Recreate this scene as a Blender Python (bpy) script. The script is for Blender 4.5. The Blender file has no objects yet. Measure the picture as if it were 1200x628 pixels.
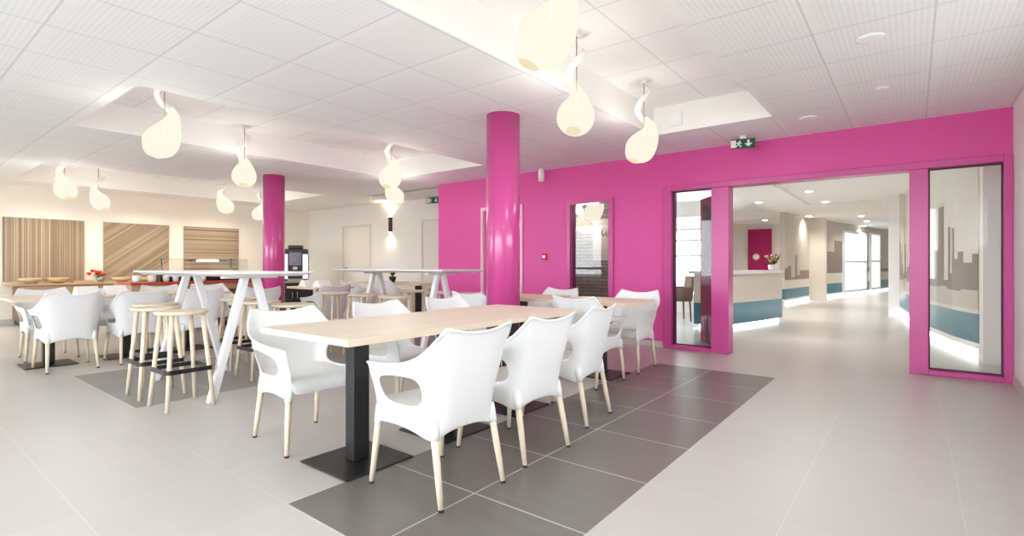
import bpy, bmesh, math, random
from mathutils import Vector, Matrix
random.seed(7)
PI = math.pi
SC = bpy.context.scene
COL = SC.collection

# ------------------------------------------------------------------ camera
cam_d = bpy.data.cameras.new('camera')
cam_d.sensor_width = 36.0
cam_d.lens = 602.0 / 1200.0 * 36.0
cam_d.shift_y = -4.0 / 1200.0
cam_d.clip_start = 0.05
cam_d.clip_end = 200
cam = bpy.data.objects.new('camera', cam_d)
COL.objects.link(cam)
cam.location = (0, 0, 1.08)
cam.rotation_euler = (PI / 2, 0, math.atan2(470.0, 602.0))
SC.camera = cam

# ------------------------------------------------------------------ light, exposure
SC.view_settings.view_transform = 'Standard'
SC.view_settings.look = 'None'
SC.view_settings.gamma = 1.0
SC.view_settings.use_curve_mapping = False
SC.view_settings.exposure = 1.53
DAYLIGHT = 3.35          # overcast sky let in through the shaped front and added right openings
LAMP_W = 10.0
world = bpy.data.worlds.new('sky')
SC.world = world
world.use_nodes = True
bg = world.node_tree.nodes['Background']
bg.inputs[0].default_value = (0.88, 0.945, 1.0, 1)
bg.inputs[1].default_value = DAYLIGHT
try:
    SC.cycles.max_bounces = 14
    SC.cycles.diffuse_bounces = 7
    SC.cycles.transparent_max_bounces = 16
    SC.cycles.sample_clamp_indirect = 6
    SC.cycles.use_denoising = True
    SC.cycles.caustics_reflective = False
    SC.cycles.caustics_refractive = False
except Exception:
    pass

# ------------------------------------------------------------------ materials
def srgb(r, g, b):
    f = lambda v: (v / 255 / 12.92) if v / 255 <= 0.04045 else ((v / 255 + 0.055) / 1.055) ** 2.4
    return (f(r), f(g), f(b), 1)

class NT:
    """small helper around a node tree"""
    def __init__(s, m): s.t = m.node_tree; s.n = s.t.nodes; s.l = s.t.links
    def node(s, kind, **kw):
        n = s.n.new(kind)
        for k, v in kw.items(): setattr(n, k, v)
        return n
    def val(s, sock, v):
        if hasattr(v, 'is_output'): s.l.new(v, sock)
        else: sock.default_value = v
    def math(s, op, a, b=None, c=None):
        n = s.node('ShaderNodeMath', operation=op)
        s.val(n.inputs[0], a)
        if b is not None: s.val(n.inputs[1], b)
        if c is not None: s.val(n.inputs[2], c)
        return n.outputs[0]
    def mix(s, f, a, b):
        n = s.node('ShaderNodeMix', data_type='RGBA')
        s.val(n.inputs[0], f); s.val(n.inputs[6], a); s.val(n.inputs[7], b)
        return n.outputs[2]
    def pos(s):
        n = s.node('ShaderNodeTexCoord')
        x = s.node('ShaderNodeSeparateXYZ'); s.l.new(n.outputs['Object'], x.inputs[0])
        return n.outputs['Object'], x.outputs[0], x.outputs[1], x.outputs[2]
    def noise(s, vec, scale, detail=3, sx=1, sy=1, sz=1, rot=0):
        mp = s.node('ShaderNodeMapping'); mp.inputs['Scale'].default_value = (sx, sy, sz)
        mp.inputs['Rotation'].default_value = (rot, 0, 0)
        s.l.new(vec, mp.inputs[0])
        n = s.node('ShaderNodeTexNoise'); n.inputs['Scale'].default_value = scale
        n.inputs['Detail'].default_value = detail
        s.l.new(mp.outputs[0], n.inputs['Vector'])
        return n.outputs['Fac']

def base(name, col=(0.8, 0.8, 0.8, 1), rough=0.5, spec=0.5, metal=0.0, coat=0.0):
    m = bpy.data.materials.new(name); m.use_nodes = True
    b = m.node_tree.nodes['Principled BSDF']
    b.inputs['Base Color'].default_value = col
    b.inputs['Roughness'].default_value = rough
    b.inputs['Metallic'].default_value = metal
    b.inputs['Specular IOR Level'].default_value = spec
    b.inputs['Coat Weight'].default_value = coat
    return m, b, NT(m)

def plain(name, col, rough=0.5, spec=0.5, metal=0.0, var=0.04, scale=6.0, coat=0.0):
    m, b, t = base(name, col, rough, spec, metal, coat)
    v, x, y, z = t.pos()
    n = t.noise(v, scale)
    d = tuple(c * (1 - var) for c in col[:3]) + (1,)
    t.l.new(t.mix(n, d, col), b.inputs['Base Color'])
    return m

def emit(name, col, strength):
    m = bpy.data.materials.new(name); m.use_nodes = True
    t = NT(m); t.n.clear()
    e = t.node('ShaderNodeEmission'); e.inputs[0].default_value = col; e.inputs[1].default_value = strength
    o = t.node('ShaderNodeOutputMaterial'); t.l.new(e.outputs[0], o.inputs[0])
    return m

def glass(name, tint=(0.96, 0.98, 0.97, 1), refl=1.0):
    m = bpy.data.materials.new(name); m.use_nodes = True
    t = NT(m); t.n.clear()
    tr = t.node('ShaderNodeBsdfTransparent'); tr.inputs[0].default_value = tint
    gl = t.node('ShaderNodeBsdfGlossy'); gl.inputs['Roughness'].default_value = 0.02
    fr = t.node('ShaderNodeFresnel'); fr.inputs[0].default_value = 1.45
    f = t.math('MULTIPLY', fr.outputs[0], refl)
    mx = t.node('ShaderNodeMixShader'); t.l.new(f, mx.inputs[0])
    t.l.new(tr.outputs[0], mx.inputs[1]); t.l.new(gl.outputs[0], mx.inputs[2])
    o = t.node('ShaderNodeOutputMaterial'); t.l.new(mx.outputs[0], o.inputs[0])
    return m

def grid_line(t, v, off, pitch, half):
    """1 on a grid line of the given half width, else 0"""
    a = t.math('SUBTRACT', v, off)
    a = t.math('DIVIDE', a, pitch)
    a = t.math('FRACT', t.math('ADD', a, 1000.0))
    a = t.math('ABSOLUTE', t.math('SUBTRACT', a, 0.5))
    return t.math('GREATER_THAN', a, 0.5 - half / pitch)

def tile_mat(name, col, grout, var, rough, ox, oy, pitch=0.6, half=0.0025, streak=0.5):
    m, b, t = base(name, col, rough)
    v, x, y, z = t.pos()
    g = t.math('MAXIMUM', grid_line(t, x, ox, pitch, half), grid_line(t, y, oy, pitch, half))
    n1 = t.noise(v, 1.3, 4)
    n2 = t.noise(v, 7.0, 5, sx=0.25, sy=2.2)
    # one tone per tile
    fx = t.math('FLOOR', t.math('DIVIDE', t.math('SUBTRACT', x, ox), pitch))
    fy = t.math('FLOOR', t.math('DIVIDE', t.math('SUBTRACT', y, oy), pitch))
    cb = t.node('ShaderNodeCombineXYZ'); t.l.new(fx, cb.inputs[0]); t.l.new(fy, cb.inputs[1])
    wn = t.node('ShaderNodeTexWhiteNoise'); t.l.new(cb.outputs[0], wn.inputs['Vector'])
    f = t.math('ADD', t.math('MULTIPLY', n1, 0.3), t.math('MULTIPLY', n2, streak))
    f = t.math('ADD', f, t.math('MULTIPLY', wn.outputs['Value'], 0.3))
    dk = tuple(c * (1 - var) for c in col[:3]) + (1,)
    c = t.mix(f, dk, col)
    t.l.new(t.mix(g, c, grout), b.inputs['Base Color'])
    return m

def ceiling_mat(name, col, along):
    """perforated ceiling tiles; rows of slots run along 'X', 'Y' or are absent ('')"""
    m, b, t = base(name, col, 0.7, 0.2)
    v, x, y, z = t.pos()
    ox, oy = -1.10, 0.10
    if along == 'X':
        gx = grid_line(t, x, ox, 0.6, 0.006); gy = grid_line(t, y, oy, 0.6, 0.006)
        band = grid_line(t, y, oy + 0.03, 0.6, 0.032)
        st = grid_line(t, y, oy, 0.03, 0.0075)
    else:
        gx = grid_line(t, x, ox, 0.6, 0.006); gy = grid_line(t, y, oy, 0.6, 0.006)
        band = grid_line(t, x, ox + 0.03, 0.6, 0.032)
        st = grid_line(t, x, ox, 0.03, 0.0075)
    line = t.math('MAXIMUM', gx, gy)
    k = tuple(c * 0.95 for c in col[:3]) + (1,)
    l = tuple(c * 0.80 for c in col[:3]) + (1,)
    c = col
    if along:
        st = t.math('MULTIPLY', st, t.math('SUBTRACT', 1.0, band))
        c = t.mix(st, col, k)
    t.l.new(t.mix(line, c, l), b.inputs['Base Color'])
    return m

def wood(name, light, dark, rough=0.45, axis='X', scale=9.0, contrast=1.0, planks=0.0):
    m, b, t = base(name, light, rough, 0.3)
    v, x, y, z = t.pos()
    s = {'X': (0.08, 1, 1), 'Y': (1, 0.08, 1), 'Z': (1, 1, 0.08)}[axis]
    n = t.noise(v, scale, 6, *s)
    n2 = t.noise(v, scale * 5, 3, *s)
    f = t.math('ADD', t.math('MULTIPLY', n, 0.75 * contrast), t.math('MULTIPLY', n2, 0.35 * contrast))
    if planks:
        c_ = {'X': y, 'Y': x, 'Z': y}[axis]
        cb = t.node('ShaderNodeCombineXYZ')
        t.l.new(t.math('FLOOR', t.math('DIVIDE', c_, planks)), cb.inputs[0])
        wn = t.node('ShaderNodeTexWhiteNoise'); t.l.new(cb.outputs[0], wn.inputs['Vector'])
        f = t.math('ADD', t.math('MULTIPLY', f, 0.6), t.math('MULTIPLY', wn.outputs['Value'], 0.4))
    t.l.new(t.mix(f, light, dark), b.inputs['Base Color'])
    return m

def slat_panel_mat(name, angle):
    """decor panel of thin mixed-tone strips; angle in the wall plane (y,z)"""
    m, b, t = base(name, (0.5, 0.4, 0.3, 1), 0.6, 0.2)
    v, x, y, z = t.pos()
    ca, sa = math.cos(angle), math.sin(angle)
    u = t.math('ADD', t.math('MULTIPLY', y, ca), t.math('MULTIPLY', z, sa))
    w = t.math('ADD', t.math('MULTIPLY', y, -sa), t.math('MULTIPLY', z, ca))
    k = t.math('FLOOR', t.math('DIVIDE', u, 0.037))
    cb = t.node('ShaderNodeCombineXYZ'); t.l.new(k, cb.inputs[0])
    wn = t.node('ShaderNodeTexWhiteNoise'); t.l.new(cb.outputs[0], wn.inputs['Vector'])
    cb2 = t.node('ShaderNodeCombineXYZ'); t.l.new(t.math('MULTIPLY', u, 30.0), cb2.inputs[0]); t.l.new(w, cb2.inputs[1])
    nz = t.node('ShaderNodeTexNoise'); nz.inputs['Scale'].default_value = 2.0; t.l.new(cb2.outputs[0], nz.inputs['Vector'])
    f = t.math('ADD', t.math('MULTIPLY', wn.outputs['Value'], 0.7), t.math('MULTIPLY', nz.outputs['Fac'], 0.35))
    g = grid_line(t, u, 0.0, 0.037, 0.002)
    c = t.mix(f, srgb(190, 173, 152), srgb(134, 115, 95))
    t.l.new(t.mix(g, c, srgb(105, 84, 62)), b.inputs['Base Color'])
    return m

M = {}
M['white_wall'] = plain('white_wall_paint', srgb(240, 238, 234), 0.75, 0.2, var=0.02)
M['warm_tint_wall'] = plain('warm_tinted_wall_paint', srgb(246, 239, 228), 0.75, 0.2, var=0.02)  # cream tint stands in for warm lamplight on the end wall
M['pink'] = plain('pink_wall_paint', srgb(226, 88, 166), 0.42, 0.35, var=0.04, scale=2)
M['pink_frame'] = plain('pink_frame_lacquer', srgb(206, 78, 152), 0.28, 0.5, var=0.05)
M['pink_column'] = plain('pink_column_lacquer', srgb(203, 68, 144), 0.26, 0.6, var=0.03, scale=2, coat=0.4)
M['magenta'] = plain('magenta_lacquer', srgb(176, 16, 96), 0.4, 0.4)
M['ceil_left'] = ceiling_mat('perforated_ceiling_cross', srgb(247, 249, 251), 'X')
M['ceil_right'] = ceiling_mat('perforated_ceiling_long', srgb(245, 245, 245), 'Y')
M['ceil_plain'] = ceiling_mat('smooth_ceiling_tile', srgb(246, 246, 246), '')
M['ceil_white'] = plain('white_bulkhead_paint', srgb(246, 245, 243), 0.7, 0.2, var=0.01)
M['floor'] = tile_mat('pale_floor_tile', srgb(196, 192, 187), srgb(206, 202, 197), 0.10, 0.30, -1.03, 1.2, half=0.002)
M['dark_tile'] = tile_mat('dark_grey_tile', srgb(122, 116, 111), srgb(190, 187, 182), 0.32, 0.32, -1.03, 1.2, half=0.004, streak=0.6)
M['dark_tile_far'] = tile_mat('dark_grey_tile_far', srgb(150, 147, 143), srgb(196, 193, 189), 0.22, 0.35, -6.4, 1.3, half=0.004, streak=0.6)
M['plastic'] = plain('white_chair_plastic', srgb(236, 237, 236), 0.32, 0.5, var=0.01)
M['beech'] = wood('pale_beech', srgb(240, 228, 208), srgb(222, 203, 174), 0.45, 'Z', 14)
M['oak_top'] = wood('pale_oak_laminate', srgb(240, 230, 214), srgb(226, 209, 184), 0.4, 'Y', 7, 1.0, 0.11)
M['oak_edge'] = wood('oak_edge', srgb(234, 221, 200), srgb(212, 193, 164), 0.5, 'Y', 9)
M['counter_wood'] = wood('counter_oak', srgb(208, 180, 146), srgb(168, 138, 106), 0.5, 'Y', 7)
M['brown_wood'] = wood('brown_wood', srgb(150, 116, 84), srgb(104, 78, 54), 0.5, 'Y', 7)
M['black'] = plain('black_steel', srgb(30, 30, 31), 0.35, 0.5, var=0.2)
M['black_rubber'] = plain('dark_rubber', srgb(52, 40, 34), 0.7)
M['white_lacquer'] = plain('white_lacquer', srgb(244, 245, 246), 0.3, 0.5, var=0.01)
M['grey_base'] = plain('grey_baseboard', srgb(205, 198, 192), 0.5, var=0.05)
M['grey_metal'] = plain('grey_metal', srgb(170, 170, 172), 0.3, 0.5, 0.6)
M['lamp_glow'] = None
M['lamp_tail'] = plain('white_opal_glass', srgb(246, 242, 240), 0.12, 0.5, var=0.01)
M['cord'] = plain('rose_cord', srgb(170, 138, 134), 0.6)
M['glass'] = glass('clear_glass')
M['glass_dim'] = glass('grey_glass', (0.97, 0.97, 0.95, 1), 1.0)
M['red'] = plain('red_laminate', srgb(196, 62, 40), 0.4)
M['red_bright'] = plain('red_plastic', srgb(205, 36, 34), 0.4)
M['teal'] = plain('teal_panel', srgb(66, 128, 146), 0.3, 0.5, var=0.08)
M['beige_panel'] = plain('beige_panel', srgb(224, 216, 204), 0.35, 0.4, var=0.02)
M['taupe'] = plain('taupe_print', srgb(142, 126, 116), 0.4, 0.4, var=0.12, scale=1.5)
M['taupe_light'] = plain('light_taupe_print', srgb(204, 194, 184), 0.4, 0.4, var=0.08)
M['brown_fabric'] = plain('taupe_fabric', srgb(140, 118, 104), 0.9, var=0.15, scale=40)
M['green'] = plain('leaf_green', srgb(74, 112, 56), 0.6, var=0.3, scale=30)
M['sign_green'] = plain('sign_green', srgb(10, 86, 60), 0.4)
M['bronze'] = plain('dark_bronze', srgb(58, 40, 30), 0.35, 0.5, 0.4)
M['napkin'] = plain('white_paper', srgb(246, 244, 240), 0.8)
M['porcelain'] = plain('porcelain', srgb(245, 244, 242), 0.15, 0.6)
M['basket'] = wood('woven_basket', srgb(230, 208, 172), srgb(196, 166, 124), 0.7, 'Y', 40)
M['strip_light'] = emit('strip_light', (1, 0.98, 0.95, 1), 2.2)
M['spot_light'] = emit('downlight_glow', (1, 0.96, 0.9, 1), 3.0)
M['warm_glow'] = emit('warm_glow', (1, 0.82, 0.52, 1), 5.0)
M['warm_white'] = emit('warm_white_lens', (1, 0.9, 0.74, 1), 1.5)
M['even_glow'] = emit('lit_panel', (0.93, 0.97, 1, 1), 0.46)

def lamp_glow():
    m = bpy.data.materials.new('lit_opal_glass'); m.use_nodes = True
    t = NT(m); t.n.clear()
    e = t.node('ShaderNodeEmission'); e.inputs[0].default_value = (1.0, 0.93, 0.77, 1); e.inputs[1].default_value = 0.36
    tr = t.node('ShaderNodeBsdfTransparent')
    mx = t.node('ShaderNodeMixShader'); mx.inputs[0].default_value = 0.22
    t.l.new(e.outputs[0], mx.inputs[1]); t.l.new(tr.outputs[0], mx.inputs[2])
    o = t.node('ShaderNodeOutputMaterial'); t.l.new(mx.outputs[0], o.inputs[0])
    return m
M['lamp_glow'] = lamp_glow()

def brick_mat():
    m, b, t = base('grey_brick', (0.5, 0.5, 0.5, 1), 0.8)
    n = t.node('ShaderNodeTexBrick'); n.inputs['Scale'].default_value = 1.0
    n.inputs['Color1'].default_value = srgb(176, 172, 164); n.inputs['Color2'].default_value = srgb(132, 128, 122)
    n.inputs['Mortar'].default_value = srgb(86, 84, 82)
    n.inputs['Brick Width'].default_value = 0.28; n.inputs['Row Height'].default_value = 0.06; n.inputs['Mortar Size'].default_value = 0.006
    tc = t.node('ShaderNodeTexCoord'); mp = t.node('ShaderNodeMapping'); mp.inputs['Rotation'].default_value = (PI / 2, 0, 0)
    sx = t.node('ShaderNodeSeparateXYZ'); t.l.new(tc.outputs['Object'], sx.inputs[0])
    cb = t.node('ShaderNodeCombineXYZ'); t.l.new(t.math('ADD', sx.outputs[0], sx.outputs[1]), cb.inputs[0]); t.l.new(sx.outputs[2], cb.inputs[1])
    t.l.new(cb.outputs[0], n.inputs['Vector']); t.l.new(n.outputs['Color'], b.inputs['Base Color'])
    return m
M['brick'] = brick_mat()

# ------------------------------------------------------------------ mesh helpers
def bx(bm, x0, x1, y0, y1, z0, z1, mi=0, skip=()):
    v = [bm.verts.new(p) for p in ((x0, y0, z0), (x1, y0, z0), (x1, y1, z0), (x0, y1, z0), (x0, y0, z1), (x1, y0, z1), (x1, y1, z1), (x0, y1, z1))]
    F = {'b': (3, 2, 1, 0), 't': (4, 5, 6, 7), 'f': (0, 1, 5, 4), 'r': (1, 2, 6, 5), 'k': (2, 3, 7, 6), 'l': (3, 0, 4, 7)}
    for k, f in F.items():
        if k in skip: continue
        fc = bm.faces.new([v[i] for i in f]); fc.material_index = mi
    return v

def quad(bm, pts, mi=0):
    f = bm.faces.new([bm.verts.new(p) for p in pts]); f.material_index = mi
    return f

def tube(bm, pts, rad, n=12, cap=True):
    """swept circular tube through points, radius per point"""
    pts = [Vector(p) for p in pts]
    if not hasattr(rad, '__len__'): rad = [rad] * len(pts)
    rings = []; ref = None
    for i, p in enumerate(pts):
        a = pts[max(i - 1, 0)]; b = pts[min(i + 1, len(pts) - 1)]
        d = (b - a).normalized()
        if ref is None:
            ref = Vector((1, 0, 0)) if abs(d.x) < 0.9 else Vector((0, 1, 0))
        u = (ref - d * ref.dot(d)).normalized(); ref = u
        w = d.cross(u)
        rings.append([bm.verts.new(p + (u * math.cos(2 * PI * k / n) + w * math.sin(2 * PI * k / n)) * rad[i]) for k in range(n)])
    for r0, r1 in zip(rings, rings[1:]):
        for k in range(n):
            f = bm.faces.new((r0[k], r0[(k + 1) % n], r1[(k + 1) % n], r1[k])); f.smooth = True
    if cap:
        bm.faces.new(list(reversed(rings[0]))); bm.faces.new(rings[-1])

def lathe(bm, prof, n=24, c=(0, 0, 0), axis='Z'):
    rings = []
    for r, h in prof:
        ring = []
        for k in range(n):
            a = 2 * PI * k / n
            p = (r * math.cos(a), r * math.sin(a), h)
            if axis == 'X': p = (p[2], p[0], p[1])
            if axis == 'Y': p = (p[0], p[2], p[1])
            ring.append(bm.verts.new((p[0] + c[0], p[1] + c[1], p[2] + c[2])))
        rings.append(ring)
    for a, b in zip(rings, rings[1:]):
        for k in range(n):
            f = bm.faces.new((a[k], a[(k + 1) % n], b[(k + 1) % n], b[k])); f.smooth = True
    if prof[0][0] > 1e-4: bm.faces.new(list(reversed(rings[0])))
    if prof[-1][0] > 1e-4: bm.faces.new(rings[-1])

def prism(bm, poly, a, b, f):
    """extrude a 2-D polygon between depths a and b; f(u,v,d) -> point"""
    A = [bm.verts.new(f(u, v, a)) for u, v in poly]; B = [bm.verts.new(f(u, v, b)) for u, v in poly]
    n = len(poly)
    bm.faces.new(A); bm.faces.new(list(reversed(B)))
    for i in range(n):
        bm.faces.new((A[i], B[i], B[(i + 1) % n], A[(i + 1) % n]))

def obj(name, bm, mat, parent=None, bevel=0.0, loc=None, fix=True):
    if fix: bmesh.ops.recalc_face_normals(bm, faces=bm.faces[:])
    me = bpy.data.meshes.new(name); bm.to_mesh(me); bm.free()
    for m in (mat if isinstance(mat, (list, tuple)) else [mat]): me.materials.append(m)
    o = bpy.data.objects.new(name, me); COL.objects.link(o)
    if parent is not None: o.parent = parent
    if loc: o.location = loc
    if bevel:
        md = o.modifiers.new('bevel', 'BEVEL'); md.width = bevel; md.segments = 2; md.limit_method = 'ANGLE'
    return o

def BM(): return bmesh.new()

def box_obj(name, dims, mat, parent=None, bevel=0.0):
    bm = BM()
    for d in (dims if isinstance(dims[0], (list, tuple)) else [dims]): bx(bm, *d)
    return obj(name, bm, mat, parent, bevel)

def tag(o, label, cat, group=None, kind=None):
    o['label'] = label; o['category'] = cat
    if group: o['group'] = group
    if kind: o['kind'] = kind
    return o

def thing(name, label, cat, loc=(0, 0, 0), rz=0.0, group=None):
    o = bpy.data.objects.new(name, None); COL.objects.link(o)
    o.empty_display_size = 0.1
    o.location = loc; o.rotation_euler = (0, 0, rz)
    return tag(o, label, cat, group)

def struct(o, label=None):
    o['kind'] = 'structure'
    if label: o['label'] = label
    return o

def dup(root, loc, rz, label, group=None):
    r = root.copy(); COL.objects.link(r); r.location = loc; r.rotation_euler = (0, 0, rz)
    r['label'] = label
    if group: r['group'] = group
    for ch in root.children:
        c = ch.copy(); COL.objects.link(c); c.parent = r
        for g in ch.children:
            d = g.copy(); COL.objects.link(d); d.parent = c
    return r

def bake(o):
    """apply the modifiers of o into its mesh"""
    bpy.context.view_layer.update()
    dg = bpy.context.evaluated_depsgraph_get()
    me = bpy.data.meshes.new_from_object(o.evaluated_get(dg))
    o.modifiers.clear(); o.data = me
    for p in me.polygons: p.use_smooth = True
    return o

# ------------------------------------------------------------------ the room
CZ = 2.52; XL = -12.9; XR = 0.72; YP = 6.5; YW = 7.6; Y0 = -2.6; CT = 2.82; T0 = 7.8
bm = BM(); bx(bm, XL - 0.2, XR + 0.2, Y0 - 0.2, T0, -0.12, 0.0); bx(bm, -9.2, 6.2, T0, 30.0, -0.12, 0.0)
struct(obj('floor', bm, M['floor']), 'pale beige square floor tiles')
struct(box_obj('ground_light_block', [(-45, 30, -40, Y0 - 0.2, -0.12, -0.02), (XR + 0.2, 30, Y0 - 0.2, T0, -0.12, -0.02)], plain('added_ground_grey', srgb(150, 148, 142), 0.9)), 'unseen grey ground added outside to cut sky light from below')  # unseen ground added so less sky light reaches the ceiling from below
struct(box_obj('floor_dark_band', (-2.22, -1.03, 1.2, 5.4, 0.0005, 0.002), M['dark_tile']), 'dark grey tile band under the front dining tables')
struct(box_obj('floor_dark_patch', (-6.4, -4.6, 1.3, 5.4, 0.0005, 0.002), M['dark_tile_far']), 'grey tile band under the white bar tables')

coffers = [(-2.28, -1.08, 1.4, 5.49), (-6.82, -4.9, 1.4, 5.6), (-12.0, -9.6, 1.65, 6.0)]
def ceil_piece(bm, x0, x1, y0, y1, mi): quad(bm, [(x0, y0, CZ), (x0, y1, CZ), (x1, y1, CZ), (x1, y0, CZ)], mi)
bm = BM()
xs = [XL - 0.2]
for (a, b, c, d), mi in zip(reversed(coffers), (0, 0, 0)):
    ceil_piece(bm, xs[-1], a, Y0, YW + 0.1, 0)
    ceil_piece(bm, a, b, Y0, c, 0)
    ceil_piece(bm, a, b, d, YW + 0.1 if b < -3 else YP + 0.15, 0)
    xs.append(b)
ceil_piece(bm, xs[-1], XR + 0.1, Y0, YP + 0.15, 1)
o = struct(obj('ceiling', bm, [M['ceil_left'], M['ceil_right']], fix=False), 'white perforated tile ceiling')
for (a, b, c, d) in coffers:
    bm = BM()
    quad(bm, [(a, c, CT), (a, d, CT), (b, d, CT), (b, c, CT)], 1)
    for p, q in (((a, c), (b, c)), ((b, c), (b, d)), ((b, d), (a, d)), ((a, d), (a, c))):
        quad(bm, [(p[0], p[1], CZ), (q[0], q[1], CZ), (q[0], q[1], CT), (p[0], p[1], CT)], 0)
    struct(obj('ceiling_coffer', bm, [M['ceil_white'], M['ceil_plain']]), 'raised white ceiling recess holding hanging lamps')

# walls
struct(box_obj('wall_left', (XL - 0.2, XL, Y0, YW + 0.2, 0, CT + 0.1), M['warm_tint_wall']), 'end wall tinted cream for lamplight, behind the wood panels')
struct(box_obj('wall_back', (XL, -6.4, YW, YW + 0.2, 0, CT + 0.1), M['white_wall']), 'white back wall with two doors')
bm = BM()
for d in ((Y0, 1.6, 0, CT + 0.1), (4.6, YP + 0.15, 0, CT + 0.1), (1.6, 4.6, 2.1, CT + 0.1), (1.6, 4.6, 0.0, 1.3)): bx(bm, XR, XR + 0.2, *d)
struct(obj('wall_right', bm, M['white_wall']), 'white wall at the right edge')
bm = BM()
bx(bm, XR + 0.08, XR + 0.14, 1.6, 4.6, 2.04, 2.1); bx(bm, XR + 0.08, XR + 0.14, 1.6, 4.6, 1.3, 1.36)
for y in (1.6, 3.07, 4.54): bx(bm, XR + 0.08, XR + 0.14, y, y + 0.06, 1.36, 2.04)
struct(obj('window_5', bm, M['white_lacquer']), 'unseen window added in the right wall to let daylight in')  # unseen window added to bring daylight to the right side
bm = BM()
for a, b in ((XL - 0.2, -12.6), (-8.4, -5.4), (0.5, XR + 0.2)): bx(bm, a, b, Y0 - 0.2, Y0, 0, CT + 0.1)
bx(bm, -5.4, 0.5, Y0 - 0.2, Y0, 2.42, CT + 0.1); bx(bm, -12.6, -8.4, Y0 - 0.2, Y0, 2.42, CT + 0.1); bx(bm, -12.6, -8.4, Y0 - 0.2, Y0, 0, 0.7)
struct(obj('wall_front', bm, M['white_wall']), 'unseen white wall behind the camera, openings shaped for daylight')  # unseen wall, its openings placed to balance daylight across the room
bm = BM()
for k in range(6): bx(bm, -5.4 + k * 1.168, -5.34 + k * 1.168, Y0 - 0.13, Y0 - 0.07, 0, 2.42)
struct(obj('window_6', bm, M['white_lacquer']), 'unseen wide glazing behind the camera, sized for daylight')
bm = BM()
T = YP + 0.15
bx(bm, -6.76, -5.72, YP, T, 0, CZ + 0.3)
bx(bm, -5.72, -4.85, YP, T, 2.03, CZ + 0.3)
bx(bm, -4.85, -4.03, YP, T, 0, CZ + 0.3)
bx(bm, -4.03, -3.28, YP, T, 2.02, CZ + 0.3)
bx(bm, -4.03, -3.28, YP, T, 0, 0.1)
bx(bm, -3.28, -2.56, YP, T, 0, CZ + 0.3)
bx(bm, -2.56, XR, YP, T, 2.09, CZ + 0.3)
struct(obj('wall_pink', bm, M['pink']), 'magenta pink wall')
bm = BM()
for a, b in ((-6.76, -5.73), (-4.84, -4.04), (-3.27, -2.57)): bx(bm, a, b, YP - 0.012, YP, 0, 0.075)
struct(obj('baseboard_pink', bm, M['grey_base']), 'pale tile baseboard along the pink wall')
struct(box_obj('baseboard_left', (XL, XL + 0.012, Y0, YW, 0, 0.09), M['grey_base']))
struct(box_obj('baseboard_right', (XR - 0.012, XR, 4.6, YP - 0.06, 0, 0.075), M['grey_base']))
bm = BM()
for a, b in ((XL, -11.35), (-10.2, -8.42)): bx(bm, a, b, YW - 0.012, YW, 0, 0.08)
struct(obj('baseboard_back', bm, M['grey_base']))
bm = BM(); bx(bm, XL, XL + 0.02, Y0, YW, CZ - 0.05, CZ)
# doors in the white wall
def flush_door(n, x0, x1, wall_y, zt, mat, fmat, hx, lab):
    bm = BM(); w = 0.05
    bx(bm, x0, x0 + w, wall_y - 0.025, wall_y, 0, zt); bx(bm, x1 - w, x1, wall_y - 0.025, wall_y, 0, zt)
    bx(bm, x0 + w, x1 - w, wall_y - 0.025, wall_y, zt - w, zt)
    f = struct(obj('door_%d' % n, bm, fmat), lab)
    box_obj('door_leaf', (x0 + w + 0.004, x1 - w - 0.004, wall_y - 0.012, wall_y - 0.001, 0.01, zt - w - 0.004), mat, f)
    bm = BM(); tube(bm, [(hx, wall_y - 0.012, 1.0), (hx, wall_y - 0.06, 1.0), (hx + 0.11, wall_y - 0.06, 1.0)], 0.009, 8)
    obj('door_handle', bm, M['grey_metal'], f)
    return f
M['door_white'] = plain('door_white', srgb(232, 226, 218), 0.5, 0.4, var=0.02)
M['door_frame_grey'] = plain('door_frame_grey', srgb(224, 219, 213), 0.5, 0.4, var=0.02)
flush_door(1, -11.35, -10.2, YW, 2.05, M['door_white'], M['door_frame_grey'], -11.2, 'flush white door with grey frame left of the wall lamp')
flush_door(2, -8.42, -7.2, YW, 2.05, M['door_white'], M['door_frame_grey'], -7.45, 'flush white door right of the wall lamp')
# pink door behind the front column: pale frame
M['pale_pink'] = plain('pale_pink_frame', srgb(236, 190, 205), 0.3, 0.5)
bm = BM()
bx(bm, -5.72, -5.67, YP - 0.03, T, 0, 2.03); bx(bm, -4.90, -4.85, YP - 0.03, T, 0, 2.03); bx(bm, -5.67, -4.90, YP - 0.03, T, 1.98, 2.03)
d3 = struct(obj('door_3', bm, M['pale_pink']), 'pink door with pale frame behind the front pink column')
box_obj('door_leaf', (-5.665, -4.905, YP + 0.02, YP + 0.06, 0.005, 1.975), M['pink'], d3)
# window in the pink wall
bm = BM()
for d in ((-4.03, -3.975, YP - 0.03, T, 0.1, 2.02), (-3.35, -3.28, YP - 0.03, T, 0.1, 2.02), (-3.975, -3.35, YP - 0.03, T, 1.96, 2.02), (-3.975, -3.35, YP - 0.03, T, 0.1, 0.16)): bx(bm, *d)
w1 = struct(obj('window_1', bm, M['pink_frame']), 'tall narrow window in the pink wall')
box_obj('window_pane', (-3.975, -3.35, YP + 0.05, YP + 0.06, 0.16, 1.96), M['glass_dim'], w1)

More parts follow.
